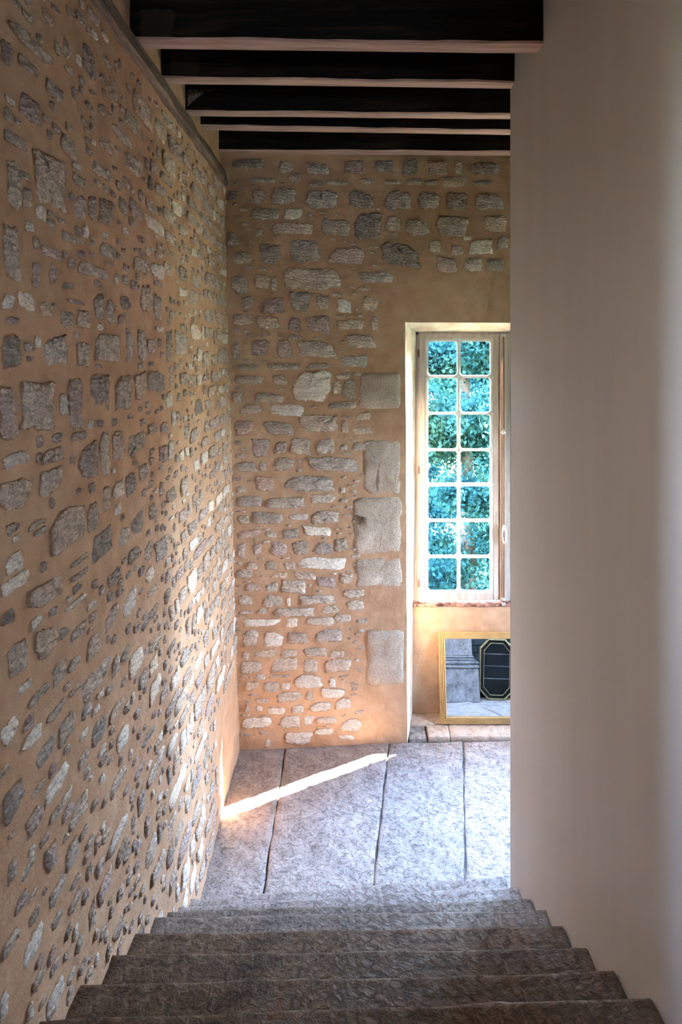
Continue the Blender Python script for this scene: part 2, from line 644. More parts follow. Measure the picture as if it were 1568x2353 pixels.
# apron wall below the window
v, f = grid(np.linspace(0.55, 2.5, 60), np.linspace(-0.05, 1.09, 36),
            lambda X, Z: (X, 6.385 + 0.008 * fbm(X, Z, 0.2, 3), Z))
b = MB()
b.add(v, f)
b.build('wall_window_apron', M['mortar'], kind='structure', smooth=True)

# outer facade: reveal, plus added unseen wing and pier to block sky and sun
b = MB()
b.box(-3.0, 6.55, -3.2, 0.62, 6.66, 7.0)
b.box(2.36, 6.55, -3.2, 3.75, 6.66, 7.0)
b.box(0.62, 6.55, 3.95, 2.36, 6.66, 7.0)
b.box(0.62, 6.55, -3.2, 2.36, 6.66, 1.0)
b.box(5.54, 8.6, -3.2, 6.24, 8.8, 10.6)  # added pier, keeps the sun off the second leaf
b.box(8.0, 6.6, -3.2, 9.0, 30.0, 5.8)  # added wing, cuts off the low sky
b.box(8.0, 6.6, -3.2, 9.0, 9.3, 9.8)  # added taller end, keeps the sun out of the hall window
b.build('wall_outer_and_blockers', M['shell'], kind='structure')

# white partition between the flight and the hall
b = MB()
v, f = grid(np.linspace(-3.2, Y_END - 0.012, 90), np.linspace(-0.1, 5.7, 40),
            lambda Y, Z: (XR + 0.004 * fbm(Y, Z * 0.3, 0.7, 2), Y, Z))
b.add(v, f)
b.add([(XR, Y_END - 0.012, -0.1), (XR, Y_END - 0.012, 5.7), (XR + 0.012, Y_END, 5.7), (XR + 0.012, Y_END, -0.1)], [(0, 3, 2, 1)])
b.box(XR + 0.012, -3.2, -0.1, 1.5, Y_END, 5.7)
wall_right = b.build('wall_right', M['plaster'], kind='structure')

# upstairs back wall behind the viewer, hall enclosure, ceiling
b = MB()
RX, RZ0, RZ1 = 0.14, 3.0, 3.6   # added unseen rear opening, lets in fill light
b.box(-1.9, -3.3, -0.2, -RX, -3.15, 5.7)
b.box(RX, -3.3, -0.2, 1.6, -3.15, 5.7)
b.box(-RX, -3.3, -0.2, RX, -3.15, RZ0)
b.box(-RX, -3.3, RZ1, RX, -3.15, 5.7)
portal('rear_sky_portal', (0, -3.32, 0.5 * (RZ0 + RZ1)), (math.radians(90), 0, 0), 2 * RX, RZ1 - RZ0)
b.build('wall_front', M['hall'], kind='structure')
b = MB()
HY0, HY1, HZ0, HZ1 = 4.5, 5.2, 1.25, 2.75   # the hall's own side window
b.box(3.45, 3.36, -0.3, 3.6, HY0, 5.7)
b.box(3.45, HY1, -0.3, 3.6, 6.2, 5.7)
b.box(3.45, HY0, -0.3, 3.6, HY1, HZ0)
b.box(3.45, HY0, HZ1, 3.6, HY1, 5.7)
b.box(3.5, HY0, HZ0, 3.56, HY0 + 0.06, HZ1)
b.box(3.5, HY1 - 0.06, HZ0, 3.56, HY1, HZ1)
b.box(3.5, 0.5 * (HY0 + HY1) - 0.03, HZ0, 3.56, 0.5 * (HY0 + HY1) + 0.03, HZ1)
portal('hall_sky_portal', (3.62, 0.5 * (HY0 + HY1), 0.5 * (HZ0 + HZ1)), (0, math.radians(90), 0), HZ1 - HZ0, HY1 - HY0)
b.build('wall_hall', M['hall'], kind='structure')
b = MB()
b.box(1.51, 3.2, -0.3, 3.6, 3.35, 5.7)
b.build('wall_hall_end', M['hall'], kind='structure')
b = MB()
for i in range(34):
    y0 = -3.3 + i * 0.29
    b.box(-1.95, y0 + 0.003, 5.42, 3.65, y0 + 0.287, 5.46 + 0.004 * (i % 2))
b.box(-2.0, -3.4, 5.47, 3.7, 6.7, 5.7)
ceiling = b.build('ceiling', M['ceil'], kind='structure')

# ------------------------------------------------------------------ floor: bed and flagstones
b = MB()
b.box(-1.25, 3.2, -0.25, 3.6, 6.52, -0.022)
floor = b.build('floor', M['bed'], kind='structure')


def slab_top(corners, z, name, mat, parent, nx=18, ny=18, th=0.06, rough=0.008, dish=0.0, edge=0.008, seed=0.0, nose=0.0):
    """an uneven worn stone: corners (x,y) in order near-left, near-right, far-right, far-left"""
    c = [Vector((*p, 0)) for p in corners]
    ctr = sum(c, Vector()) / 4
    wid, dep = (c[1] - c[0]).length, (c[3] - c[0]).length
    us = np.concatenate([[0], np.linspace(0.010 / wid, 1 - 0.010 / wid, nx - 2), [1]])
    ws = np.concatenate([[0], np.linspace(0.010 / dep, 1 - 0.010 / dep, ny - 2), [1]])
    if nose:
        dep = (c[3] - c[0]).length
        ws = np.concatenate([ws[:-1] * (1 - 0.03 / dep), [1 - nose / dep, 1 - 0.4 * nose / dep, 1.0]])
        ny = len(ws)
    U, W = np.meshgrid(us, ws, indexing='ij')
    X = (c[0].x * (1 - U) + c[1].x * U) * (1 - W) + (c[3].x * (1 - U) + c[2].x * U) * W
    Y = (c[0].y * (1 - U) + c[1].y * U) * (1 - W) + (c[3].y * (1 - U) + c[2].y * U) * W
    E = np.minimum(np.minimum(U, 1 - U) * wid, np.minimum(W, 1 - W) * dep) / 0.010
    onx = np.minimum(U, 1 - U) < 1e-6
    ony = np.minimum(W, 1 - W) < 1e-6
    X = X + onx * edge * 2 * fbm(Y + seed, seed, 0.13, 3)
    Y = Y + ony * edge * 2 * fbm(X + seed, seed + 4, 0.13, 3)
    Z = rough * 1.6 * fbm(X + seed, Y + seed, 0.22, 4) - np.where(E < 0.5, 0.005, 0) - dish * np.sin(np.pi * U) * np.sin(np.pi * np.clip(W, 0, 1))
    if nose:
        Z = Z - np.where(np.arange(ny)[None, :] == ny - 1, 0.012, np.where(np.arange(ny)[None, :] == ny - 2, 0.003, 0))
    V = np.stack([X - ctr.x, Y - ctr.y, Z], -1).reshape(-1, 3).tolist()
    F_ = []
    for i in range(nx - 1):
        for j in range(ny - 1):
            a = i * ny + j
            F_.append((a, a + ny, a + ny + 1, a + 1))
    loop = [i * ny for i in range(nx)] + [(nx - 1) * ny + j for j in range(1, ny)] + [i * ny + ny - 1 for i in range(nx - 2, -1, -1)] + [j for j in range(ny - 2, 0, -1)]
    b0 = len(V)
    for i in loop:
        V.append([V[i][0], V[i][1], -th])
    n = len(loop)
    for i in range(n):
        F_.append((loop[(i + 1) % n], loop[i], b0 + i, b0 + (i + 1) % n))
    F_.append(tuple(b0 + i for i in range(n - 1, -1, -1)))
    me = mesh(name, V, F_, mat, True)
    return new_obj(name, me, parent, (ctr.x, ctr.y, z))


def j2(y): return 0.174 + 0.125 * (y - 4.46)


def j3(y): return 0.775 + 0.161 * (y - 4.46)


G = 0.005
YF, YB = 4.08, 6.03
slab_top([(-1.0, YF), (-0.54 - G, YF), (-0.545 - G, 5.99), (-1.0, 5.96)], 0, 'flagstone', M['flag'], floor, 14, 34, seed=1.0)
slab_top([(-0.54 + G, YF), (j2(YF) - G, YF), (j2(6.0) - G, 6.03), (-0.545 + G, 5.99)], 0, 'flagstone', M['flag'], floor, 22, 34, seed=2.0)
slab_top([(j2(YF) + G, YF), (j3(YF) - G, YF), (j3(6.05) - G, 6.055), (j2(6.0) + G, 6.03)], 0, 'flagstone', M['flag'], floor, 22, 34, seed=3.0)
slab_top([(j3(YF) + G, YF), (j3(YF) + 0.7, YF), (j3(6.05) + 0.7, 6.06), (j3(6.05) + G, 6.055)], 0, 'flagstone', M['flag'], floor, 22, 34, seed=4.0)
slab_top([(j3(YF) + 0.712, YF), (3.5, YF), (3.5, 6.06), (j3(6.05) + 0.712, 6.06)], 0, 'flagstone', M['flag'], floor, 22, 30, seed=5.0)
slab_top([(1.5, 3.3), (3.5, 3.3), (3.5, YF - 0.012), (1.5, YF - 0.012)], 0, 'flagstone', M['flag'], floor, 20, 14, seed=6.0)
# threshold blocks in the embrasure
for (cs, zc, m, nx_, ny_) in (
        ([(0.55, 6.065), (0.71, 6.085), (0.71, 6.25), (0.57, 6.25)], 0.020, 'flag', 8, 8),
        ([(0.722, 6.075), (0.915, 6.07), (0.92, 6.235), (0.722, 6.235)], 0.042, 'thresh', 9, 8),
        ([(0.921, 6.07), (1.72, 6.075), (1.72, 6.39), (0.926, 6.39)], 0.053, 'thresh', 18, 10),
        ([(1.726, 6.075), (2.43, 6.085), (2.38, 6.39), (1.726, 6.39)], 0.053, 'thresh', 14, 8),
        ([(0.58, 6.241), (0.92, 6.241), (0.925, 6.39), (0.60, 6.39)], 0.066, 'thresh', 10, 8)):
    o = slab_top(cs, zc, 'threshold_block', M[m], floor, nx_, ny_, th=0.10, rough=0.004, edge=0.003, seed=7.0 + 1.3 * nx_)
    o.rotation_euler = (math.radians(8.0), 0, 0)

# upstairs landing under the viewer
b = MB()
b.box(-1.2, -3.2, 1.5, 1.02, 1.06, 1.81)
b.build('floor', M['step'], kind='structure')

# ------------------------------------------------------------------ staircase
stair = bpy.data.objects.new('staircase', None)
COL.objects.link(stair)
stair.location = (0, 4.2, 0)
tag(stair, 'flight of worn dark brown stone steps between the rubble wall and the white partition', 'staircase')
K = EYE / 903.0
# (height below the eye in units of K, nosing depth at the left wall, nosing depth at the partition), bottom step first
NOS = [(861, .692, .722), (819, .648, .674), (777, .610, .625), (735, .571, .579), (692, .523, .530), (650, .474, .479),
       (603, .419, .428), (553, .364, .377), (510, .315, .327), (468, .266, .277), (426, .217, .228)]
for i, (h, dl, dr) in enumerate(NOS):
    z = EYE - h * K
    yl, yr = dl * 5.94, dr * 5.94
    if i + 1 < len(NOS):
        nl, nr = NOS[i + 1][1] * 5.94 - 0.03, NOS[i + 1][2] * 5.94 - 0.03
    else:
        nl = nr = 1.05
    xl = float(x_left(z)) - 0.012
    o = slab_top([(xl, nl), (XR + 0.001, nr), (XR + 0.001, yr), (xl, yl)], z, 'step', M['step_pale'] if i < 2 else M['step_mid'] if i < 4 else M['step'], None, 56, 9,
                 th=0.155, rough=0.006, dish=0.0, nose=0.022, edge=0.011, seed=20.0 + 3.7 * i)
    o.parent = stair
    o.location = Vector(o.location) - stair.location
    # rough underside support
b = MB()
for i, (h, dl, dr) in enumerate(NOS):
    z = EYE - h * K
    y = min(dl, dr) * 5.94 - 0.06
    b.box(-0.95, 0.9, z - 0.32 if i else -0.2, 1.0, y, z - 0.15)
o = b.build('masonry_core', M['mortar'], None, origin=stair.location)
o.location = (0, 0, 0)
o.parent = stair

# ------------------------------------------------------------------ stones of the two rubble walls


def stone_mesh(w, h, proud, seed, ring=14, square=None):
    """a broken rubble stone: angular outline, rim sunk in the mortar, rough flat face (local x across, z up, -y outwards)"""
    r = random.Random(seed)
    hw, hh = w / 2, h / 2
    if square:
        cs = [(hw, -hh), (hw, hh), (-hw, hh), (-hw, -hh)]
        jx = 0.03
    else:
        jx = 0.10
        cs = []
        for sx, sz in ((1, -1), (1, 1), (-1, 1), (-1, -1)):
            x, z = sx * hw * r.uniform(0.78, 1.06), sz * hh * r.uniform(0.72, 1.08)
            if r.random() < 0.55:      # a knocked-off corner
                a, c = r.uniform(0.15, 0.6), r.uniform(0.15, 0.75)
                p, q = (x - sx * hw * a, z), (x, z - sz * hh * c)
                cs += [q, p] if sx * sz > 0 else [p, q]
            else:
                cs.append((x, z))
    n = len(cs)
    per = [math.hypot(cs[(i + 1) % n][0] - cs[i][0], cs[(i + 1) % n][1] - cs[i][1]) for i in range(n)]
    tot = sum(per)
    ring_pts = []
    for k in range(ring):
        d = (k + r.uniform(-0.25, 0.25)) / ring * tot % tot
        i = 0
        while d > per[i] and i < n - 1:
            d -= per[i]
            i += 1
        t = min(1, d / max(per[i], 1e-6))
        x = cs[i][0] + (cs[(i + 1) % n][0] - cs[i][0]) * t
        z = cs[i][1] + (cs[(i + 1) % n][1] - cs[i][1]) * t
        g = 1 + r.uniform(-jx, jx * 0.8)
        ring_pts.append((x * g, z * g))
    m = min(w, h)
    V = []
    for li, (ins, nn0) in enumerate(((-0.03, 0.03), (0.0, -0.15 * proud), (0.12, -0.85 * proud), (0.52, -1.0 * proud))):
        for (x, z) in ring_pts:
            L = math.hypot(x, z) + 1e-6
            sc = max(0.25, 1 - ins * (m / 2) / L * (1.6 if li == 2 else 1.0)) if li < 3 else 1 - ins
            nn = nn0 + (r.uniform(-0.55, 0.55) * proud if li >= 2 else (r.uniform(-0.3, 0.3) * proud if li == 1 else 0))
            q = 0.05 * m if li >= 2 else 0.0
            V.append((x * sc + r.uniform(-q, q), nn, z * sc + r.uniform(-q, q)))
    V.append((r.uniform(-.1, .1) * w, -proud * r.uniform(0.6, 1.5), r.uniform(-.1, .1) * h))
    Fc = []
    for li in range(3):
        for k in range(ring):
            a, b2 = li * ring + k, li * ring + (k + 1) % ring
            Fc.append((a, b2, b2 + ring, a + ring))
    c = len(V) - 1
    for k in range(ring):
        Fc.append((3 * ring + k, 3 * ring + (k + 1) % ring, c))
    return V, Fc


def rim_of(ring):
    return [0.0] * (2 * ring) + [0.75] * ring + [1.0] * (ring + 1)


def set_rim(me, vals):
    at = me.attributes.new('rim', 'FLOAT', 'POINT')
    at.data.foreach_set('value', vals)


def put_stone(parent, wall, u, z, w, h, tone, seed, proud=0.012, ring=14, name='rubble_stone', sq=None, mat=None):
    V, Fc = stone_mesh(w, h, proud, seed, ring, sq)
    if wall == 'back':
        ang = math.atan(0.0886)
        loc = (u, float(y_back(u) + back_disp(u, z)), z)
        R = Matrix.Rotation(ang, 3, 'Z')
    else:
        loc = (float(x_left(z) + left_disp(u, z)), u, z)
        R = Matrix.Rotation(math.radians(90), 3, 'Z')
    V = [tuple(R @ Vector(p)) for p in V]
    if loc is None:
        return V, Fc
    if parent == 'raw':
        return [(p[0] + loc[0], p[1] + loc[1], p[2] + loc[2]) for p in V], Fc
    me = mesh(name, V, Fc, mat or M['stone_' + tone], True)
    set_rim(me, rim_of(ring))
    return new_obj(name, me, parent, loc)


BACK = {
 (500, 330, 2.24): """75 75 240 135 d;310 90 395 150 t;450 100 575 165 g;650 80 765 155 p;805 80 900 150 d;945 80 1035 165 d;1085 85 1190 160 p;1215 90 1270 165 t;1285 95 1460 165 d;
150 175 300 200 t;360 150 430 200 p;465 195 540 225 t;550 190 690 215 t;735 178 812 208 g;850 190 950 210 t;970 178 1055 215 t;1060 190 1135 218 t;1155 172 1290 225 t;1300 188 1415 215 d;
50 245 100 290 d;180 240 250 310 p;275 230 405 318 t;440 240 640 345 g;665 235 805 345 d;850 240 1005 345 g;1030 245 1150 340 g;1180 245 1300 345 d;1320 250 1480 345 g;110 325 165 350 t;
170 335 320 395 t;340 330 440 390 l;290 410 490 470 t;530 385 690 480 t;690 360 845 500 d;865 370 945 450 t;960 385 1100 475 t;1130 370 1305 480 t;1365 375 1505 460 t;190 440 240 480 t;50 455 110 530 p;
80 560 185 620 t;215 510 325 620 g;360 495 525 610 g;570 530 760 625 p;850 505 1055 640 d;1085 495 1155 560 t;1200 525 1270 575 t;1290 490 1430 570 l;1435 470 1505 550 g;1120 585 1235 665 p;
1270 585 1365 660 t;1380 595 1475 660 g;1265 478 1310 500 l;325 640 660 750 g;710 655 905 718 g;70 680 165 770 t;190 675 270 755 t;275 690 310 760 t;715 735 795 758 t;365 760 485 875 g;480 770 545 780 t;
120 790 190 850 t;230 790 350 875 p;505 780 580 860 t;610 795 700 870 l;740 785 830 865 t;585 765 655 790 t;75 880 180 935 t;195 890 325 955 t;360 895 435 970 p;450 885 585 985 p;600 905 760 960 t;
790 885 830 960 t;360 985 435 1010 t;75 1015 115 1120 g;165 1010 275 1090 p;305 1015 385 1110 p;395 1020 610 1100 t;665 980 820 1055 g;635 1085 790 1150 g;105 1130 210 1170 t;245 1130 435 1165 t;460 1130 585 1158 t""",
 (500, 850, 3.2667): """140 45 350 105 t;410 35 530 115 t;545 15 855 245 l;860 70 935 190 t;935 75 1040 230 t;880 20 1000 70 t;110 165 190 245 t;275 170 500 240 t;160 255 345 335 g;390 255 640 350 l;820 240 1050 300 t;
135 385 270 495 p;345 385 575 495 t;630 340 910 480 g;930 375 990 480 t;1000 430 1170 485 t;1035 315 1160 385 t;250 520 400 660 p;420 535 520 630 t;550 515 715 640 t;745 510 890 635 g;1000 545 1170 605 t;
920 560 985 605 t;125 530 185 565 t;130 625 220 665 t;135 690 300 775 g;310 690 370 765 t;415 660 575 755 t;675 655 1095 765 g;600 735 635 770 t;140 865 225 920 t;285 800 440 910 p;500 800 880 915 g;
920 880 960 930 l;135 945 345 1030 g;345 950 665 1045 t;690 930 885 1005 t;925 965 985 1000 t;140 1090 240 1160 t;260 1070 500 1160 g;535 1080 690 1130 l;690 1050 915 1150 t;645 1170 860 1245 l;
480 1195 630 1260 g;360 1215 440 1260 t;150 1200 320 1260 p;345 1278 395 1295 l;150 1300 205 1410 p;265 1305 335 1390 p;395 1290 530 1395 p;560 1280 690 1385 t;720 1290 880 1385 g;880 1260 980 1360 t;
350 1430 450 1500 t;490 1440 590 1505 t;600 1405 980 1500 l;215 1440 300 1500 t;140 1490 270 1560 t;390 1520 530 1560 t;560 1510 740 1580 g;745 1550 890 1640 p;920 1535 1020 1610 t;200 1605 325 1660 p;
350 1590 455 1670 t;470 1580 660 1680 t;925 1650 1110 1710 t;160 1690 270 1760 t;340 1690 495 1780 t;615 1690 885 1760 g;960 1730 1100 1810 t;515 1710 550 1780 l;415 1790 755 1850 g;770 1765 915 1830 t;
300 1790 370 1835 t;160 1800 270 1830 t;185 1870 490 1925 l;510 1860 605 1930 l;635 1860 885 1920 t;880 1830 1010 1895 t;1040 1870 1125 1905 t""",
 (500, 1350, 2.24): """130 220 210 300 t;230 235 340 310 l;365 225 465 295 t;490 210 655 285 g;125 335 165 375 t;185 320 305 360 t;320 320 415 358 t;445 308 570 355 t;575 325 655 360 t;120 380 240 440 t;265 365 430 435 g;
440 365 520 435 t;545 360 685 440 g;195 445 245 475 l;255 450 380 465 t;400 445 550 515 l;575 465 612 515 l;135 480 215 530 t;230 485 320 540 t;330 490 375 530 l;295 535 440 590 t;450 530 495 585 t;
515 520 660 575 l;195 570 265 598 t;600 565 690 630 l;140 605 165 640 t;195 608 235 638 l;255 620 345 655 l;375 605 445 650 l;475 590 585 640 l;130 670 285 725 l;315 665 425 725 l;440 660 495 710 l;
505 665 620 700 l;635 675 750 740 l;340 745 490 810 l;245 780 270 820 l;500 725 595 755 l;620 755 700 780 l"""}
seed = 100
taken_back = []
for (ox, oy, s), txt in BACK.items():
    for item in txt.replace('\n', '').split(';'):
        x0, y0, x1, y1, tone = item.split()
        x0, y0, x1, y1 = [float(q) for q in (x0, y0, x1, y1)]
        px, py = ox + 0.5 * (x0 + x1) / s, oy + 0.5 * (y0 + y1) / s
        X, Z = px_back(px, py)
        sc = 5.99 / F / s
        w, h = (x1 - x0) * sc * 1.02, (y1 - y0) * sc * 1.06
        seed += 1
        taken_back.append((X - w / 2, X + w / 2, Z - h / 2, Z + h / 2))
        put_stone(wall_back, 'back', X, Z, w, h, tone, seed, 0.006 + 0.03 * min(w, h) * random.Random(seed).uniform(0.4, 1.3), ring=24 if w > 0.3 else 18)
# dressed quoins of the window jamb
for (x0, y0, x1, y1) in ((830, 858, 923, 938), (838, 1012, 924, 1134), (815, 1144, 926, 1270), (819, 1284, 926, 1347), (845, 1450, 930, 1570)):
    X0, Z1 = px_back(x0, y0)
    X1, Z0 = px_back(x1, y1)
    seed += 1
    put_stone(wall_back, 'back', 0.5 * (X0 + X1) - 0.008, 0.5 * (Z0 + Z1), X1 - X0, Z1 - Z0, 'g', seed, 0.013, 22, 'quoin_stone', 7.0, M['quoin'])

LEFT = {
 (0, 0, 1.96): """0 165 50 310 p;75 240 170 370 t;200 350 275 480 g;360 185 425 390 p;450 225 500 320 t;475 370 530 480 g;0 570 125 700 g;75 390 180 590 p;225 550 270 610 p;565 490 630 630 t;410 720 495 830 g;
140 650 300 970 g;320 770 385 860 t;500 560 590 680 t;440 590 500 700 p;20 720 85 960 t;75 760 125 820 t;90 840 135 960 t;330 860 390 1010 p;390 870 430 1000 t;440 880 510 1030 d;560 660 640 820 g;270 600 340 730 t;
270 1040 370 1110 t;450 1080 520 1176 g;0 1000 90 1300 g;175 1100 270 1176 p;270 160 310 280 t;90 40 140 110 t;180 30 240 130 p;290 20 330 110 t""",
 (0, 600, 2.8): """190 0 240 170 p;310 0 355 170 p;500 0 710 130 g;410 130 475 190 t;100 180 220 330 l;250 250 345 370 t;385 310 470 430 t;430 240 540 285 p;490 310 575 445 g;600 200 665 390 t;690 230 745 410 g;780 220 840 320 d;
840 120 895 190 p;900 130 975 360 t;985 210 1040 400 t;975 115 1050 180 t;1045 0 1110 110 g;1145 20 1195 140 d;1220 70 1290 180 t;1135 160 1190 240 l;1200 170 1270 290 g;0 430 125 690 d;275 470 430 690 g;490 510 570 690 t;
600 460 780 650 t;810 430 850 650 t;880 430 940 640 g;945 490 1005 600 p;1055 440 1100 650 t;1115 450 1195 610 g;0 790 100 1160 p;130 745 355 1120 g;370 850 420 1000 l;425 740 525 1090 p;580 700 720 970 d;740 720 850 970 t;
870 710 940 900 t;950 690 1060 860 g;1080 670 1110 830 t;1065 830 1110 950 l;1000 420 1045 460 l;20 1210 190 1340 l;270 1180 400 1310 p;240 1300 400 1530 t;10 1350 220 1650 g;485 1160 610 1440 g;625 1065 695 1410 t;
715 1080 800 1310 p;820 1070 945 1270 t;955 1020 1015 1130 t;1030 1020 1085 1120 p;890 1280 960 1450 p;1020 1170 1075 1310 p;1085 1150 1120 1290 l;1225 1050 1280 1180 g;1250 880 1300 1000 d;1310 880 1365 960 p;800 1330 875 1530 d;
715 1390 800 1540 l;635 1440 690 1640 t;535 1510 615 1750 t;185 1640 300 1730 t;305 1530 540 1900 g;75 1750 120 1820 l;580 1700 710 1940 d;740 1680 840 1880 t;840 1590 930 1790 d;1070 1430 1140 1580 t;1165 1370 1215 1510 g;
960 1540 1010 1680 t;930 1800 980 1960 t;1000 1740 1090 1960 g;440 1880 560 1960 t;820 1810 910 1960 d""",
 (0, 1300, 2.2339): """0 0 165 165 l;140 25 320 260 g;350 0 440 90 g;535 0 610 120 d;0 200 75 330 d;180 260 295 540 t;320 150 435 220 l;350 260 440 395 t;440 310 510 500 t;525 180 605 340 p;630 90 700 270 l;760 80 820 180 t;720 200 830 330 d;
770 350 840 430 t;40 340 150 600 t;270 450 345 640 t;345 440 410 560 t;415 450 570 710 g;145 600 255 720 t;355 590 420 670 t;240 680 340 820 t;0 740 105 960 l;105 800 215 980 l;190 850 295 1050 g;300 720 395 950 t;480 720 560 960 d;
560 660 635 820 t;520 940 570 1050 d;410 920 470 1060 t;0 1010 60 1090 t;15 1060 145 1340 g;240 980 375 1260 l;575 990 665 1200 t;690 1000 750 1100 p;370 1130 470 1370 t;140 1200 230 1410 p;50 1340 100 1400 p;220 1360 270 1450 p;
350 1360 420 1600 g;260 1580 350 1750 g;120 1500 195 1600 g;50 1470 100 1640 t;155 1650 210 1740 t;355 1660 420 1790 p;460 1700 500 1900 t;120 1800 230 2110 l;20 1850 115 2010 g;270 1750 330 1880 t;340 1830 370 1930 d;
580 1790 640 1950 g;390 1880 430 2010 t;0 2150 50 2353 l;190 2200 240 2270 t;650 1550 680 1650 t;530 1330 570 1450 t;730 830 800 930 d;860 370 910 450 d"""}
taken = []
count_left = 0
for (ox, oy, s), txt in LEFT.items():
    for item in txt.replace('\n', '').split(';'):
        x0, y0, x1, y1, tone = item.split()
        x0, y0, x1, y1 = [float(q) for q in (x0, y0, x1, y1)]
        px0, px1 = ox + x0 / s, ox + x1 / s
        py = oy + 0.5 * (y0 + y1) / s
        pc = 0.5 * (px0 + px1)
        Y, Z = px_left(pc, py)
        ya, yb = px_left(px0, py)[0], px_left(px1, py)[0]
        hp = (y1 - y0) / s
        dy = abs((px1 - px0) * (py - CY) / (CX - pc))
        hp = max(0.4 * hp, hp - 0.75 * dy)
        w, h = (yb - ya) * 1.0, hp * Y / F
        seed += 1
        put_stone(wall_left, 'left', Y, Z, w, h, tone, seed, 0.006 + 0.03 * min(w, h) * random.Random(seed).uniform(0.4, 1.3), ring=20)
        count_left += 1
        taken.append((Y - w / 2, Y + w / 2, Z - h / 2, Z + h / 2))
# the courses in between and towards the far corner
fill = []
r = random.Random(5)


def stair_z(y):
    z = 0.0
    for (h, dl, dr) in NOS:
        if y < dl * 5.94:
            z = EYE - h * K
    return z


z = 0.06
while z < Z_PLATE0 - 0.04:
    ch = r.uniform(0.075, 0.16)
    y = 2.0 + r.uniform(0, 0.2)
    while y < 5.9:
        w = r.choice((0.08, 0.12, 0.16, 0.2, 0.26, 0.34)) * r.uniform(0.8, 1.2)
        h = ch * r.uniform(0.6, 1.0)
        cy, cz = y + w / 2, z + ch / 2 + r.uniform(-0.02, 0.02)
        y += w + r.uniform(0.010, 0.030 if y > 3.8 else 0.045)
        if cz - h / 2 < stair_z(cy - w / 2) + 0.02 or cz + h / 2 > Z_PLATE0 - 0.02 or cy + w / 2 > 5.9 or (cy + w / 2 > 4.95 and cz < 0.85):
            continue
        if any(a - 0.01 < cy + w / 2 and b2 + 0.01 > cy - w / 2 and c - 0.005 < cz + h / 2 and d + 0.005 > cz - h / 2 for a, b2, c, d in taken):
            continue
        if r.random() < (0.18 if cy < 3.4 else 0.05):
            continue
        taken.append((cy - w / 2, cy + w / 2, cz - h / 2, cz + h / 2))
        fill.append((w * h / cy ** 3, cy, cz, w, h, r.choice('dgggtttppll' if cy < 3.9 else 'ggttllltp')))
    z += ch + r.uniform(0.006, 0.02)
fill.sort(reverse=True)
n_part = 298 - count_left
for (_, cy, cz, w, h, tone) in fill[:n_part]:
    seed += 1
    put_stone(wall_left, 'left', cy, cz, w, h, tone, seed, 0.008 + 0.035 * min(w, h))
b = MB()
slot, rims = [], []
r = random.Random(21)
chips = []
tries = 0
while len(chips) < 620 and tries < 14000:
    tries += 1
    cy, cz = 2.05 + 3.85 * r.random() ** 1.2, r.uniform(0.1, Z_PLATE0 - 0.05)
    w, h = r.uniform(0.035, 0.10), r.uniform(0.02, 0.055)
    if cz - h / 2 < stair_z(cy - w / 2) + 0.02 or (cy > 4.9 and cz < 0.85):
        continue
    if any(a - 0.004 < cy + w / 2 and b2 + 0.004 > cy - w / 2 and c - 0.004 < cz + h / 2 and d + 0.004 > cz - h / 2 for a, b2, c, d in taken):
        continue
    taken.append((cy - w / 2, cy + w / 2, cz - h / 2, cz + h / 2))
    chips.append((0, cy, cz, w, h, r.choice('gttppl')))
for (_, cy, cz, w, h, tone) in fill[n_part:] + chips:
    seed += 1
    V, Fc = put_stone('raw', 'left', cy, cz, w, h, tone, seed, 0.007 + 0.035 * min(w, h), 11)
    b.add(V, Fc)
    rims += rim_of(11)
    slot += ['dgtpl'.index(tone)] * len(Fc)
o = b.build('small_rubble', M['stone_d'], wall_left, smooth=True)
for t in 'gtpl':
    o.data.materials.append(M['stone_' + t])
o.data.polygons.foreach_set('material_index', slot)
set_rim(o.data, rims)
o['kind'] = 'stuff'
# chips between the stones of the back wall
b = MB()
slot, rims = [], []
tries = n_ = 0
while n_ < 150 and tries < 6000:
    tries += 1
    cx_, cz = r.uniform(-0.98, 0.42), r.uniform(0.1, 5.0)
    w, h = r.uniform(0.03, 0.10), r.uniform(0.012, 0.035)
    if cx_ > 0.12 and cz < 4.1 or any(a - 0.012 < cx_ + w / 2 and b2 + 0.012 > cx_ - w / 2 and c - 0.008 < cz + h / 2 and d + 0.008 > cz - h / 2 for a, b2, c, d in taken_back):
        continue
    taken_back.append((cx_ - w / 2, cx_ + w / 2, cz - h / 2, cz + h / 2))
    n_ += 1
    seed += 1
    tone = r.choice('gttp')
    V, Fc = put_stone('raw', 'back', cx_, cz, w, h, tone, seed, 0.006, 11)
    b.add(V, Fc)
    rims += rim_of(11)
    slot += ['dgtpl'.index(tone)] * len(Fc)
o = b.build('small_rubble', M['stone_d'], wall_back, smooth=True)
for t in 'gtpl':
    o.data.materials.append(M['stone_' + t])
o.data.polygons.foreach_set('material_index', slot)
set_rim(o.data, rims)
o['kind'] = 'stuff'
print('left stones', count_left, 'fill', len(fill))

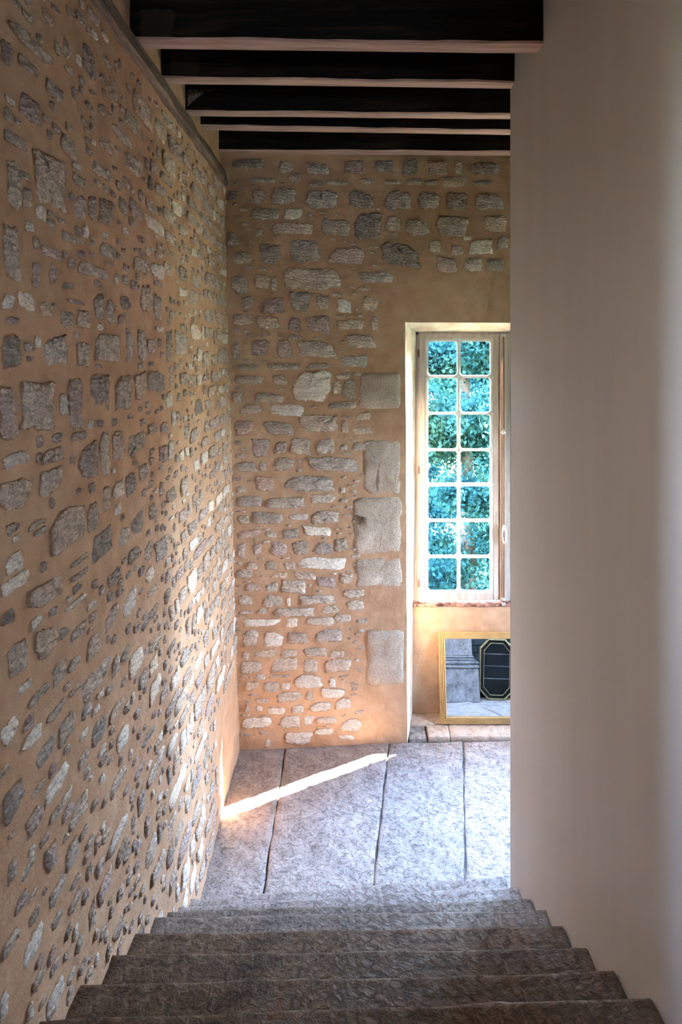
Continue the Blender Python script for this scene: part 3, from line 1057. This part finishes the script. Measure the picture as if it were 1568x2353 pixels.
# ------------------------------------------------------------------ wall plate and ceiling beams
b = MB()
ys = np.linspace(1.6, 6.05, 60)
V, Fc = [], []
for y in ys:
    n1, n2, n3 = [0.014 * float(fbm(y, q, 0.35, 3)) for q in (1.1, 5.2, 8.8)]
    sec = [(-1.30, Z_PLATE0), (-1.05 + n1, Z_PLATE0 + n2), (-1.037 + n1, Z_PLATE0 + 0.03 + n2), (-1.06 + n3, Z_PLATE1 - 0.04 + n2), (-1.09 + n3, Z_PLATE1 + n2), (-1.30, Z_PLATE1)]
    V += [(p, y, q) for p, q in sec]
for i in range(len(ys) - 1):
    for k in range(6):
        Fc.append((i * 6 + k, i * 6 + (k + 1) % 6, (i + 1) * 6 + (k + 1) % 6, (i + 1) * 6 + k))
b.add(V, Fc)
plate = b.build('wall_plate', M['plate'], origin=(-1.15, 3.8, Z_PLATE0))
tag(plate, 'weathered grey timber wall plate set along the rubble wall under the ceiling beams', 'beam')

BEAMS = [  # px of the lower front arris at the wall and at the other end, depth fraction, thickness, width to the right
    (88, 100, .585, 0.125, XR + 0.03), (178, 189, .685, 0.105, XR + 0.03), (256, 263, .786, 0.10, 3.4), (289, 299, .865, 0.11, 3.4), (345, 348, .985, 0.13, 3.4)]
BL = ['dark ceiling beam topmost in the picture and fifth out from the back wall', 'dark ceiling beam fourth out from the back wall with a ragged lower edge',
      'dark ceiling beam third out from the back wall with a cobweb at its wall end', 'narrow dark ceiling beam second out from the back wall',
      'dark ceiling beam lying right against the top of the back rubble wall']
for i, (yl, yr, d, th, xe) in enumerate(BEAMS):
    y0 = d * 5.94
    zl = EYE + (CY - yl) / F * y0
    xa, xb = -1.13, xe
    # slope between the two measured points
    xA, xB = -1.1, 1.0
    zr = EYE + (CY - yr) / F * y0
    sl_ = (zr - zl) / (xB - xA)
    n = 40
    V, Fc, mi = [], [], []
    for k in range(n + 1):
        x = xa + (xb - xa) * k / n
        zz = zl + sl_ * (x - xA)
        w1 = 0.010 * float(fbm(x, 3.0 * i + 1, 0.22, 3))
        w2 = 0.008 * float(fbm(x, 3.0 * i + 2, 0.22, 3))
        w3 = 0.010 * float(fbm(x, 3.0 * i + 3, 0.25, 3))
        sec = [(y0 + 0.008 + w3, zz + w1 * .4), (y0 + w3, zz + 0.010 + w1), (y0 + w3 * .5, 5.43), (y0 + th, 5.43), (y0 + th + w2, zz + 0.012 + w2), (y0 + th - 0.008 + w2, zz + w2 * .6)]
        V += [(x, p, q) for p, q in sec]
    for k in range(n):
        for q in range(6):
            Fc.append((k * 6 + q, k * 6 + (q + 1) % 6, (k + 1) * 6 + (q + 1) % 6, (k + 1) * 6 + q))
            mi.append(1 if q in (5, 0) else 0)
    Fc += [tuple(range(5, -1, -1)), tuple(n * 6 + q for q in range(6))]
    mi += [0, 0]
    org = (0.5 * (xa + xb), y0 + th / 2, zl)
    me = mesh('ceiling_beam', [(p[0] - org[0], p[1] - org[1], p[2] - org[2]) for p in V], [f[::-1] for f in Fc], M['beam_patch' if i < 2 else 'beam'])
    me.materials.append(M['soffit'])
    me.polygons.foreach_set('material_index', mi)
    o = new_obj('ceiling_beam', me, None, org)
    tag(o, BL[i], 'beam', 'ceiling beams over the stair')

# cobweb in the corner of the third beam
yb3 = .786 * 5.94
n = 8
V, Fc = [], []
for i in range(n + 1):
    for j in range(n + 1 - i):
        a, c = i / n, j / n
        sag = 0.03 * math.sin(math.pi * a) * math.sin(math.pi * c)
        V.append((-1.09 + 0.27 * a, yb3 - 0.02 - 0.03 * c - sag, 5.26 - 0.125 * c * (1 - a) - 0.0 * a))
idx = {}
q = 0
for i in range(n + 1):
    for j in range(n + 1 - i):
        idx[i, j] = q
        q += 1
for i in range(n):
    for j in range(n - i):
        Fc.append((idx[i, j], idx[i + 1, j], idx[i, j + 1]))
        if j < n - i - 1:
            Fc.append((idx[i + 1, j], idx[i + 1, j + 1], idx[i, j + 1]))
o = new_obj('cobweb', mesh('cobweb', [(p[0] + 1.09, p[1] - yb3, p[2] - 5.26) for p in V], Fc, M['web'], True), None, (-1.09, yb3, 5.26))
tag(o, 'dusty grey cobweb hanging in the corner of a dark beam and the rubble wall', 'cobweb')

# ------------------------------------------------------------------ window
win = bpy.data.objects.new('window_1', None)
COL.objects.link(win)
win.location = (1.485, Y_WIN, 1.09)
win['kind'] = 'structure'
WO = win.location


def wpart(b, name, mat, parent=None, smooth=False, bevel=0.0, segs=2):
    """a part whose mesh is given in room coordinates"""
    p = parent or win
    po = Vector(WO) if p is win else Vector(WO)
    vs = [(v[0] - WO[0], v[1] - WO[1], v[2] - WO[2]) for v in b.v]
    bb = MB()
    bb.v, bb.f = vs, b.f
    o = bb.build(name, mat, None, smooth, bevel=bevel, segs=segs)
    o.parent = p
    return o


KW = Y_WIN / F


def wx(px): return (px - CX) * KW


def wz(py): return EYE - (py - CY) * KW


# fixed frame
b = MB()
b.box(wx(952), Y_WIN + 0.02, 1.06, wx(964), Y_WIN + 0.10, wz(760))
b.box(2.295, Y_WIN + 0.02, 1.06, 2.36, Y_WIN + 0.10, wz(760))
b.box(wx(952), Y_WIN + 0.02, wz(769), 2.36, Y_WIN + 0.10, wz(758))
wpart(b, 'frame', M['sash'], bevel=0.003)
# rotten sill
n = 60
V, Fc = [], []
for k in range(n + 1):
    x = wx(950) + (2.36 - wx(950)) * k / n
    e = 0.012 * float(fbm(x, 2.2, 0.09, 3))
    V += [(x, Y_WIN - 0.025 + e, wz(1391) + e * 0.6), (x, Y_WIN - 0.028 + e, wz(1384) + e * .5), (x, Y_WIN + 0.12, wz(1380)), (x, Y_WIN + 0.12, 1.02)]
for k in range(n):
    for q in range(4):
        Fc.append((k * 4 + q, (k + 1) * 4 + q, (k + 1) * 4 + (q + 1) % 4, k * 4 + (q + 1) % 4))
Fc += [(3, 2, 1, 0), tuple(n * 4 + q for q in range(4))]
b = MB()
b.add(V, [f[::-1] for f in Fc])
wpart(b, 'sill', M['rot'])

ROWS = [(785, 862), (869, 947), (953, 1031), (1037, 1110), (1118, 1193), (1200, 1276), (1283, 1357)]
COLS = [(985, 1051), (1059, 1127)]
TH = 0.022


def rounded(x0, x1, z0, z1, r, n=5):
    out = []
    for (cx, cz, a0) in ((x1 - r, z1 - r, 0), (x0 + r, z1 - r, 90), (x0 + r, z0 + r, 180), (x1 - r, z0 + r, 270)):
        for k in range(n):
            a = math.radians(a0 + 90.0 * k / (n - 1))
            out.append((cx + r * math.cos(a), cz + r * math.sin(a)))
    return out


def on_rect(p, c, x0, x1, z0, z1):
    """the point of the rectangle's border seen from c through p"""
    dx, dz = p[0] - c[0], p[1] - c[1]
    t = 1e9
    if dx > 1e-9: t = min(t, (x1 - c[0]) / dx)
    if dx < -1e-9: t = min(t, (x0 - c[0]) / dx)
    if dz > 1e-9: t = min(t, (z1 - c[1]) / dz)
    if dz < -1e-9: t = min(t, (z0 - c[1]) / dz)
    return (c[0] + dx * t, c[1] + dz * t)


def casement(mirror):
    """one glazed leaf: stiles and rails, a grid of bars with round-cornered openings, fourteen panes"""
    def X(px):
        x = wx(px)
        return 2 * 1.4865 - x if mirror else x
    leaf = MB()
    xs_ = [X(963), X(978), X(1134), X(1147)]
    lo, hi = min(xs_), max(xs_)
    a, b2 = sorted((X(978), X(1134)))
    zt, zb, z1_, z0_ = wz(769), wz(1380), wz(778), wz(1364)
    leaf.box(lo, Y_WIN, zb, a, Y_WIN + TH, zt)
    leaf.box(b2, Y_WIN, zb, hi, Y_WIN + TH, zt)
    leaf.box(a, Y_WIN, z1_, b2, Y_WIN + TH, zt)
    leaf.box(a, Y_WIN, zb, b2, Y_WIN + TH, z0_)
    o = wpart(leaf, 'casement', M['sash'], bevel=0.004)
    cb = [978, 1055, 1134]
    rb = [778] + [0.5 * (ROWS[i][1] + ROWS[i + 1][0]) for i in range(6)] + [1364]
    bars = MB()
    panes = []
    for ci, (p0, p1) in enumerate(COLS):
        for ri, (q0, q1) in enumerate(ROWS):
            x0, x1 = sorted((X(p0), X(p1)))
            z1, z0 = wz(q0), wz(q1)
            ox0, ox1 = sorted((X(cb[ci]), X(cb[ci + 1])))
            oz1, oz0 = wz(rb[ri]), wz(rb[ri + 1])
            c = (0.5 * (x0 + x1), 0.5 * (z0 + z1))
            rr = 0.028
            front = rounded(x0 - 0.010, x1 + 0.010, z0 - 0.010, z1 + 0.010, rr + 0.008)
            hole = rounded(x0, x1, z0, z1, rr)
            outer = [on_rect(p, c, ox0, ox1, oz0, oz1) for p in front]
            N = len(hole)
            V = [(p[0], Y_WIN + 0.002, p[1]) for p in outer] + [(p[0], Y_WIN + 0.002, p[1]) for p in front] + \
                [(p[0], Y_WIN + 0.008, p[1]) for p in hole] + [(p[0], Y_WIN + 0.017, p[1]) for p in hole] + [(p[0], Y_WIN + 0.017, p[1]) for p in outer]
            Fc = []
            for L in range(4):
                for k in range(N):
                    Fc.append((L * N + k, (L + 1) * N + k, (L + 1) * N + (k + 1) % N, L * N + (k + 1) % N))
            # corners of the cell between the border points
            for (qx, qz) in ((ox1, oz1), (ox0, oz1), (ox0, oz0), (ox1, oz0)):
                pass
            bars.add(V, Fc)
            panes.append((x0, x1, z0, z1))
    g = wpart(bars, 'glazing_bars', M['bars'])
    g.parent = o
    for (x0, x1, z0, z1) in panes:
        pb = MB()
        pb.box(x0 - 0.006, Y_WIN + 0.011, z0 - 0.006, x1 + 0.006, Y_WIN + 0.013, z1 + 0.006)
        q = wpart(pb, 'pane', M['glass'])
        q.parent = o
    return o


left_leaf = casement(False)
right_leaf = casement(True)
for zc in (wz(812), wz(1080), wz(1340)):
    b = MB()
    b.lathe((wx(962.5), Y_WIN - 0.006, zc), [(0.0, -0.035), (0.008, -0.034), (0.008, 0.034), (0.0, 0.035)], 10)
    q = wpart(b, 'hinge', M['iron'], smooth=True)
    q.parent = left_leaf
# meeting batten, locking bar with knob and handle
b = MB()
b.box(wx(1149.5), Y_WIN - 0.012, wz(1380), wx(1168), Y_WIN + 0.02, wz(769))
b.box(wx(1147), Y_WIN + 0.01, wz(1380), wx(1179), Y_WIN + 0.045, wz(769))
wpart(b, 'meeting_batten', M['sash'], bevel=0.004)
b = MB()
b.tube([(wx(1156.5), Y_WIN - 0.024, wz(770)), (wx(1157), Y_WIN - 0.024, wz(1385))], 0.0065, 10)
rod = wpart(b, 'locking_bar', M['iron'], smooth=True)
for py in (770, 1374, 1385):
    b = MB()
    b.box(wx(1152), Y_WIN - 0.034, wz(py + 4), wx(1161), Y_WIN - 0.012, wz(py - 3))
    q = wpart(b, 'bracket', M['steel'], bevel=0.003)
    q.parent = rod
b = MB()
b.lathe((wx(1156), Y_WIN - 0.03, wz(991)), [(0.004, -0.022), (0.020, -0.018), (0.022, -0.008), (0.010, 0.010), (0.006, 0.024)], 14)
q = wpart(b, 'knob', M['steel'], smooth=True)
q.parent = rod
b = MB()
hx, hz = wx(1157), wz(1226)
b.tube([(hx + 0.017 * math.sin(t), Y_WIN - 0.05, hz + 0.075 * math.cos(t)) for t in np.linspace(0, 2 * math.pi, 25)], 0.006, 8)
b.lathe((hx, Y_WIN - 0.04, hz + 0.06), [(0.008, -0.03), (0.015, -0.02), (0.015, 0.02), (0.008, 0.03)], 12)
q = wpart(b, 'handle', M['steel'], smooth=True)
q.parent = rod

# ------------------------------------------------------------------ gilt mirror leaning under the window
TILT = math.radians(9.9)
MX0, MX1, MH = 0.850, 1.95, 0.80
mir = bpy.data.objects.new('leaning_mirror', None)
COL.objects.link(mir)
mir.location = (MX0, 6.232, 0.062)
mir.rotation_euler = (-TILT, 0, 0)
tag(mir, 'rectangular mirror in a reeded gold frame leaning under the window', 'mirror')
FW = 0.062
prof = [(0.0, 0.0), (0.0, -0.016)]
nr = 4
for k in range(nr):
    c0 = FW * (0.02 + 0.96 * k / nr)
    c1 = FW * (0.02 + 0.96 * (k + 1) / nr)
    for t in (0.08, 0.3, 0.5, 0.7, 0.92):
        prof.append((c0 + (c1 - c0) * t, -0.012 - 0.012 * math.sin(math.pi * t) - 0.002 * k))
prof += [(FW, -0.012), (FW, 0.0)]
W = MX1 - MX0
NP = len(prof)
V, Fc = [], []
for (p, q) in prof:
    V += [(p, q, p), (W - p, q, p), (W - p, q, MH - p), (p, q, MH - p)]
for i in range(NP - 1):
    for k in range(4):
        Fc.append((i * 4 + k, i * 4 + (k + 1) % 4, (i + 1) * 4 + (k + 1) % 4, (i + 1) * 4 + k))
o = new_obj('frame', mesh('frame', V, [f for f in Fc], M['gilt']), mir)
b = MB()
b.box(FW - 0.006, -0.006, FW - 0.006, W - FW + 0.006, -0.002, MH - FW + 0.006)
b.build('glass', M['mirror'], mir)
b = MB()
b.box(0.004, 0.0, 0.004, W - 0.004, 0.012, MH - 0.004)
b.build('backing', M['soffit'], mir)

# ------------------------------------------------------------------ hall side, seen in the mirror: pier and octagonal mirror
pier = bpy.data.objects.new('stone_pier', None)
COL.objects.link(pier)
pier.location = (1.29, 4.27, 0)
tag(pier, 'grey stone pier with a moulded base seen in the gold framed mirror', 'pier')
b = MB()
b.box(1.05, 4.195, 0.0, 1.56, 4.36, 0.36)
o = b.build('plinth', M['pier'], None, origin=pier.location, bevel=0.006)
o.parent = pier
o.location = (0, 0, 0)
b = MB()
for (z0, z1, e) in ((0.362, 0.402, 0.012), (0.408, 0.445, 0.012), (0.445, 0.47, -0.015), (0.47, 0.50, -0.035)):
    b.box(1.05 - 0.0, 4.195, z0, 1.56 + e, 4.36 + e, z1)
o = b.build('moulding', M['pier'], None, origin=pier.location, bevel=0.012, segs=3)
o.parent = pier
o.location = (0, 0, 0)
b = MB()
b.box(1.05, 4.195, 0.50, 1.505, 4.31, 3.2)
o = b.build('shaft', M['pier'], None, origin=pier.location, bevel=0.006)
o.parent = pier
o.location = (0, 0, 0)

# dark fireplace recess behind the pier
fb = bpy.data.objects.new('fireplace', None)
COL.objects.link(fb)
fb.location = (2.3, 3.9, 0)
tag(fb, 'sooty dark fireplace recess beside the stone pier seen in the mirror', 'fireplace')
for rr in range(16):
    for cc in range(7):
        b = MB()
        x0 = 1.51 + cc * 0.26 + (0.13 if rr % 2 else 0) - 0.13
        b.box(max(1.51, x0), 3.87 + 0.004 * ((rr * 7 + cc * 3) % 3), 0.004 + rr * 0.085, min(3.2, x0 + 0.25), 3.95 + 0.004 * ((rr * 7 + cc * 3) % 3), 0.079 + rr * 0.085)
        o = b.build('brick', M['dark'], None, origin=fb.location)
        o.parent = fb
        o.location = (0, 0, 0)
b = MB()
b.box(1.51, 3.7, 0.0, 3.2, 3.868, 1.36)
b.box(1.51, 3.5, 1.36, 3.44, 4.19, 5.4)
o = b.build('chimney_breast', M['dark'], None, origin=fb.location)
o.parent = fb
o.location = (0, 0, 0)

octm = bpy.data.objects.new('octagonal_mirror', None)
COL.objects.link(octm)
octm.location = (1.785, 4.16, 0.012)
octm.rotation_euler = (math.radians(-14), math.radians(2), 0)
tag(octm, 'dark octagonal brass edged mirror leaning beside the stone pier', 'mirror')
OW, OH, OC = 0.41, 0.70, 0.105


def octa(w, h, c, y):
    return [(-w / 2 + c, y, 0), (w / 2 - c, y, 0), (w / 2, y, c), (w / 2, y, h - c), (w / 2 - c, y, h), (-w / 2 + c, y, h), (-w / 2, y, h - c), (-w / 2, y, c)]


def shrink(P, d, y):
    cx_, cz_ = 0, OH / 2
    return [(p[0] * (1 - 2 * d / OW), y, cz_ + (p[2] - cz_) * (1 - 2 * d / OH)) for p in P]


outer = octa(OW, OH, OC, 0.0)
V = outer + shrink(outer, 0.0, 0.022) + shrink(outer, 0.005, 0.028) + shrink(outer, 0.013, 0.026) + shrink(outer, 0.015, 0.012)
Fc = []
for L in range(4):
    for k in range(8):
        Fc.append((L * 8 + k, (L + 1) * 8 + k, (L + 1) * 8 + (k + 1) % 8, L * 8 + (k + 1) % 8))
Fc.append(tuple(range(8)))
new_obj('frame', mesh('frame', V, Fc, M['brass']), octm)
inner = shrink(outer, 0.014, 0.014)
new_obj('glass', mesh('glass', inner, [tuple(range(7, -1, -1))], M['dark_mirror']), octm)
in2 = shrink(outer, 0.048, 0.016)
in3 = shrink(outer, 0.051, 0.018)
in4 = shrink(outer, 0.054, 0.016)
V = in2 + in3 + in4
Fc = []
for L in range(2):
    for k in range(8):
        Fc.append((L * 8 + k, (L + 1) * 8 + k, (L + 1) * 8 + (k + 1) % 8, L * 8 + (k + 1) % 8))
new_obj('beading', mesh('beading', V, Fc, M['brass']), octm)

for zz in (0.24, 0.385, 0.525):  # thin strips modelled in place of lines reflected in the glass
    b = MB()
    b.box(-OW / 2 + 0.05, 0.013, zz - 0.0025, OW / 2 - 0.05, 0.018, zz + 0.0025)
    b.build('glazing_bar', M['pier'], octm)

# ------------------------------------------------------------------ outside: ground and evergreens
b = MB()
b.box(-60, 6.7, -3.4, 60, 90, -3.0)
b.box(-60, -60, -3.4, -1.95, 6.7, -3.0)
b.box(3.7, -60, -3.4, 60, 6.7, -3.0)
b.build('ground', M['grass'], kind='structure')


def tree(name, label, x, y, h, rad, seed_, nspray, base=-3.0, leaf=1.0):
    rs = np.random.RandomState(seed_)
    root = bpy.data.objects.new(name, None)
    COL.objects.link(root)
    root.location = (x, y, base)
    tag(root, label, 'tree', 'evergreens beyond the window')
    H = h - base
    b = MB()
    b.tube([(0, 0, 0), (0.05, 0.0, H * 0.4), (0, 0.05, H * 0.8), (0.03, 0, H * 0.96)], [0.16, 0.12, 0.06, 0.015], 10)
    b.build('trunk', M['bark'], root, True)
    # boughs
    ends = []
    for i in range(46):
        hz_ = H * rs.uniform(0.06, 0.92)
        a = rs.uniform(0, 2 * math.pi)
        L = rad * (1.05 - 0.5 * hz_ / H) * rs.uniform(0.75, 1.1)
        droop = rs.uniform(-0.35, 0.15)
        pts = [Vector((math.cos(a) * L * t, math.sin(a) * L * t, hz_ + L * (0.25 * t + droop * t * t))) for t in (0, 0.35, 0.7, 1.0)]
        if math.sin(a) < 0.3:
            bb = MB()
            bb.tube(pts, [0.03, 0.022, 0.014, 0.005], 6)
            if i % 3 == 0:
                bb.build('bough', M['bark'], root, True)
        ends.append(pts)
    # foliage sprays clustered along the boughs, each a fan of narrow leaflets
    n = nspray
    bi = rs.randint(0, len(ends), n)
    t = rs.uniform(0.2, 1.08, n)
    P0 = np.array([[list(p) for p in e] for e in ends])
    seg = np.clip((t * 3).astype(int), 0, 2)
    fr = t * 3 - seg
    A = P0[bi, seg]
    B = P0[bi, seg + 1]
    C = A + (B - A) * fr[:, None]
    spread_ = 0.42 * leaf ** 0.5 * (0.5 + 0.5 * rs.rand(n))
    C = C + rs.normal(0, 1, (n, 3)) * spread_[:, None] * np.array([1, 1, 0.7]) * 0.55
    out = C.copy()
    out[:, 2] = 0.25
    out /= np.linalg.norm(out, axis=1)[:, None] + 1e-6
    dirs = out * 0.7 + rs.normal(0, 0.5, (n, 3)) + np.array([0, 0, -0.15])
    dirs /= np.linalg.norm(dirs, axis=1)[:, None]
    side = np.cross(dirs, rs.normal(0, 1, (n, 3)))
    side /= np.linalg.norm(side, axis=1)[:, None] + 1e-9
    L = rs.uniform(0.035, 0.085, n) * leaf
    verts, faces = [], []
    allv = []
    for ang in (-0.9, -0.45, 0.0, 0.45, 0.9):
        d = dirs * math.cos(ang) + side * math.sin(ang)
        w = np.cross(d, np.cross(dirs, side))
        w /= np.linalg.norm(w, axis=1)[:, None] + 1e-9
        Lk = (L * (1.0 - 0.35 * abs(ang)))[:, None]
        tip = C + d * Lk
        mid = C + d * Lk * 0.5
        allv.append(np.stack([C, mid + w * 0.009 * leaf, tip, mid - w * 0.009 * leaf], 1))
    AV = np.concatenate(allv, 0).reshape(-1, 3)
    nf = len(AV) // 4
    me = bpy.data.meshes.new('foliage')
    me.vertices.add(len(AV))
    me.vertices.foreach_set('co', AV.astype(np.float32).ravel())
    me.loops.add(nf * 4)
    me.loops.foreach_set('vertex_index', np.arange(nf * 4, dtype=np.int32))
    me.polygons.add(nf)
    me.polygons.foreach_set('loop_start', np.arange(nf, dtype=np.int32) * 4)
    me.polygons.foreach_set('loop_total', np.full(nf, 4, np.int32))
    me.update(calc_edges=True)
    me.materials.append(M['leaf'])
    o = new_obj('foliage', me, root)
    o['kind'] = 'stuff'
    return root


tree('evergreen_tree', 'feathery evergreen tree close outside the window filling its panes', 1.9, 10.9, 5.0, 1.75, 3, 140000)
tree('evergreen_tree', 'tall dim evergreen tree standing behind the one close outside the window', 3.0, 17.4, 9.6, 3.9, 5, 95000, leaf=1.9)
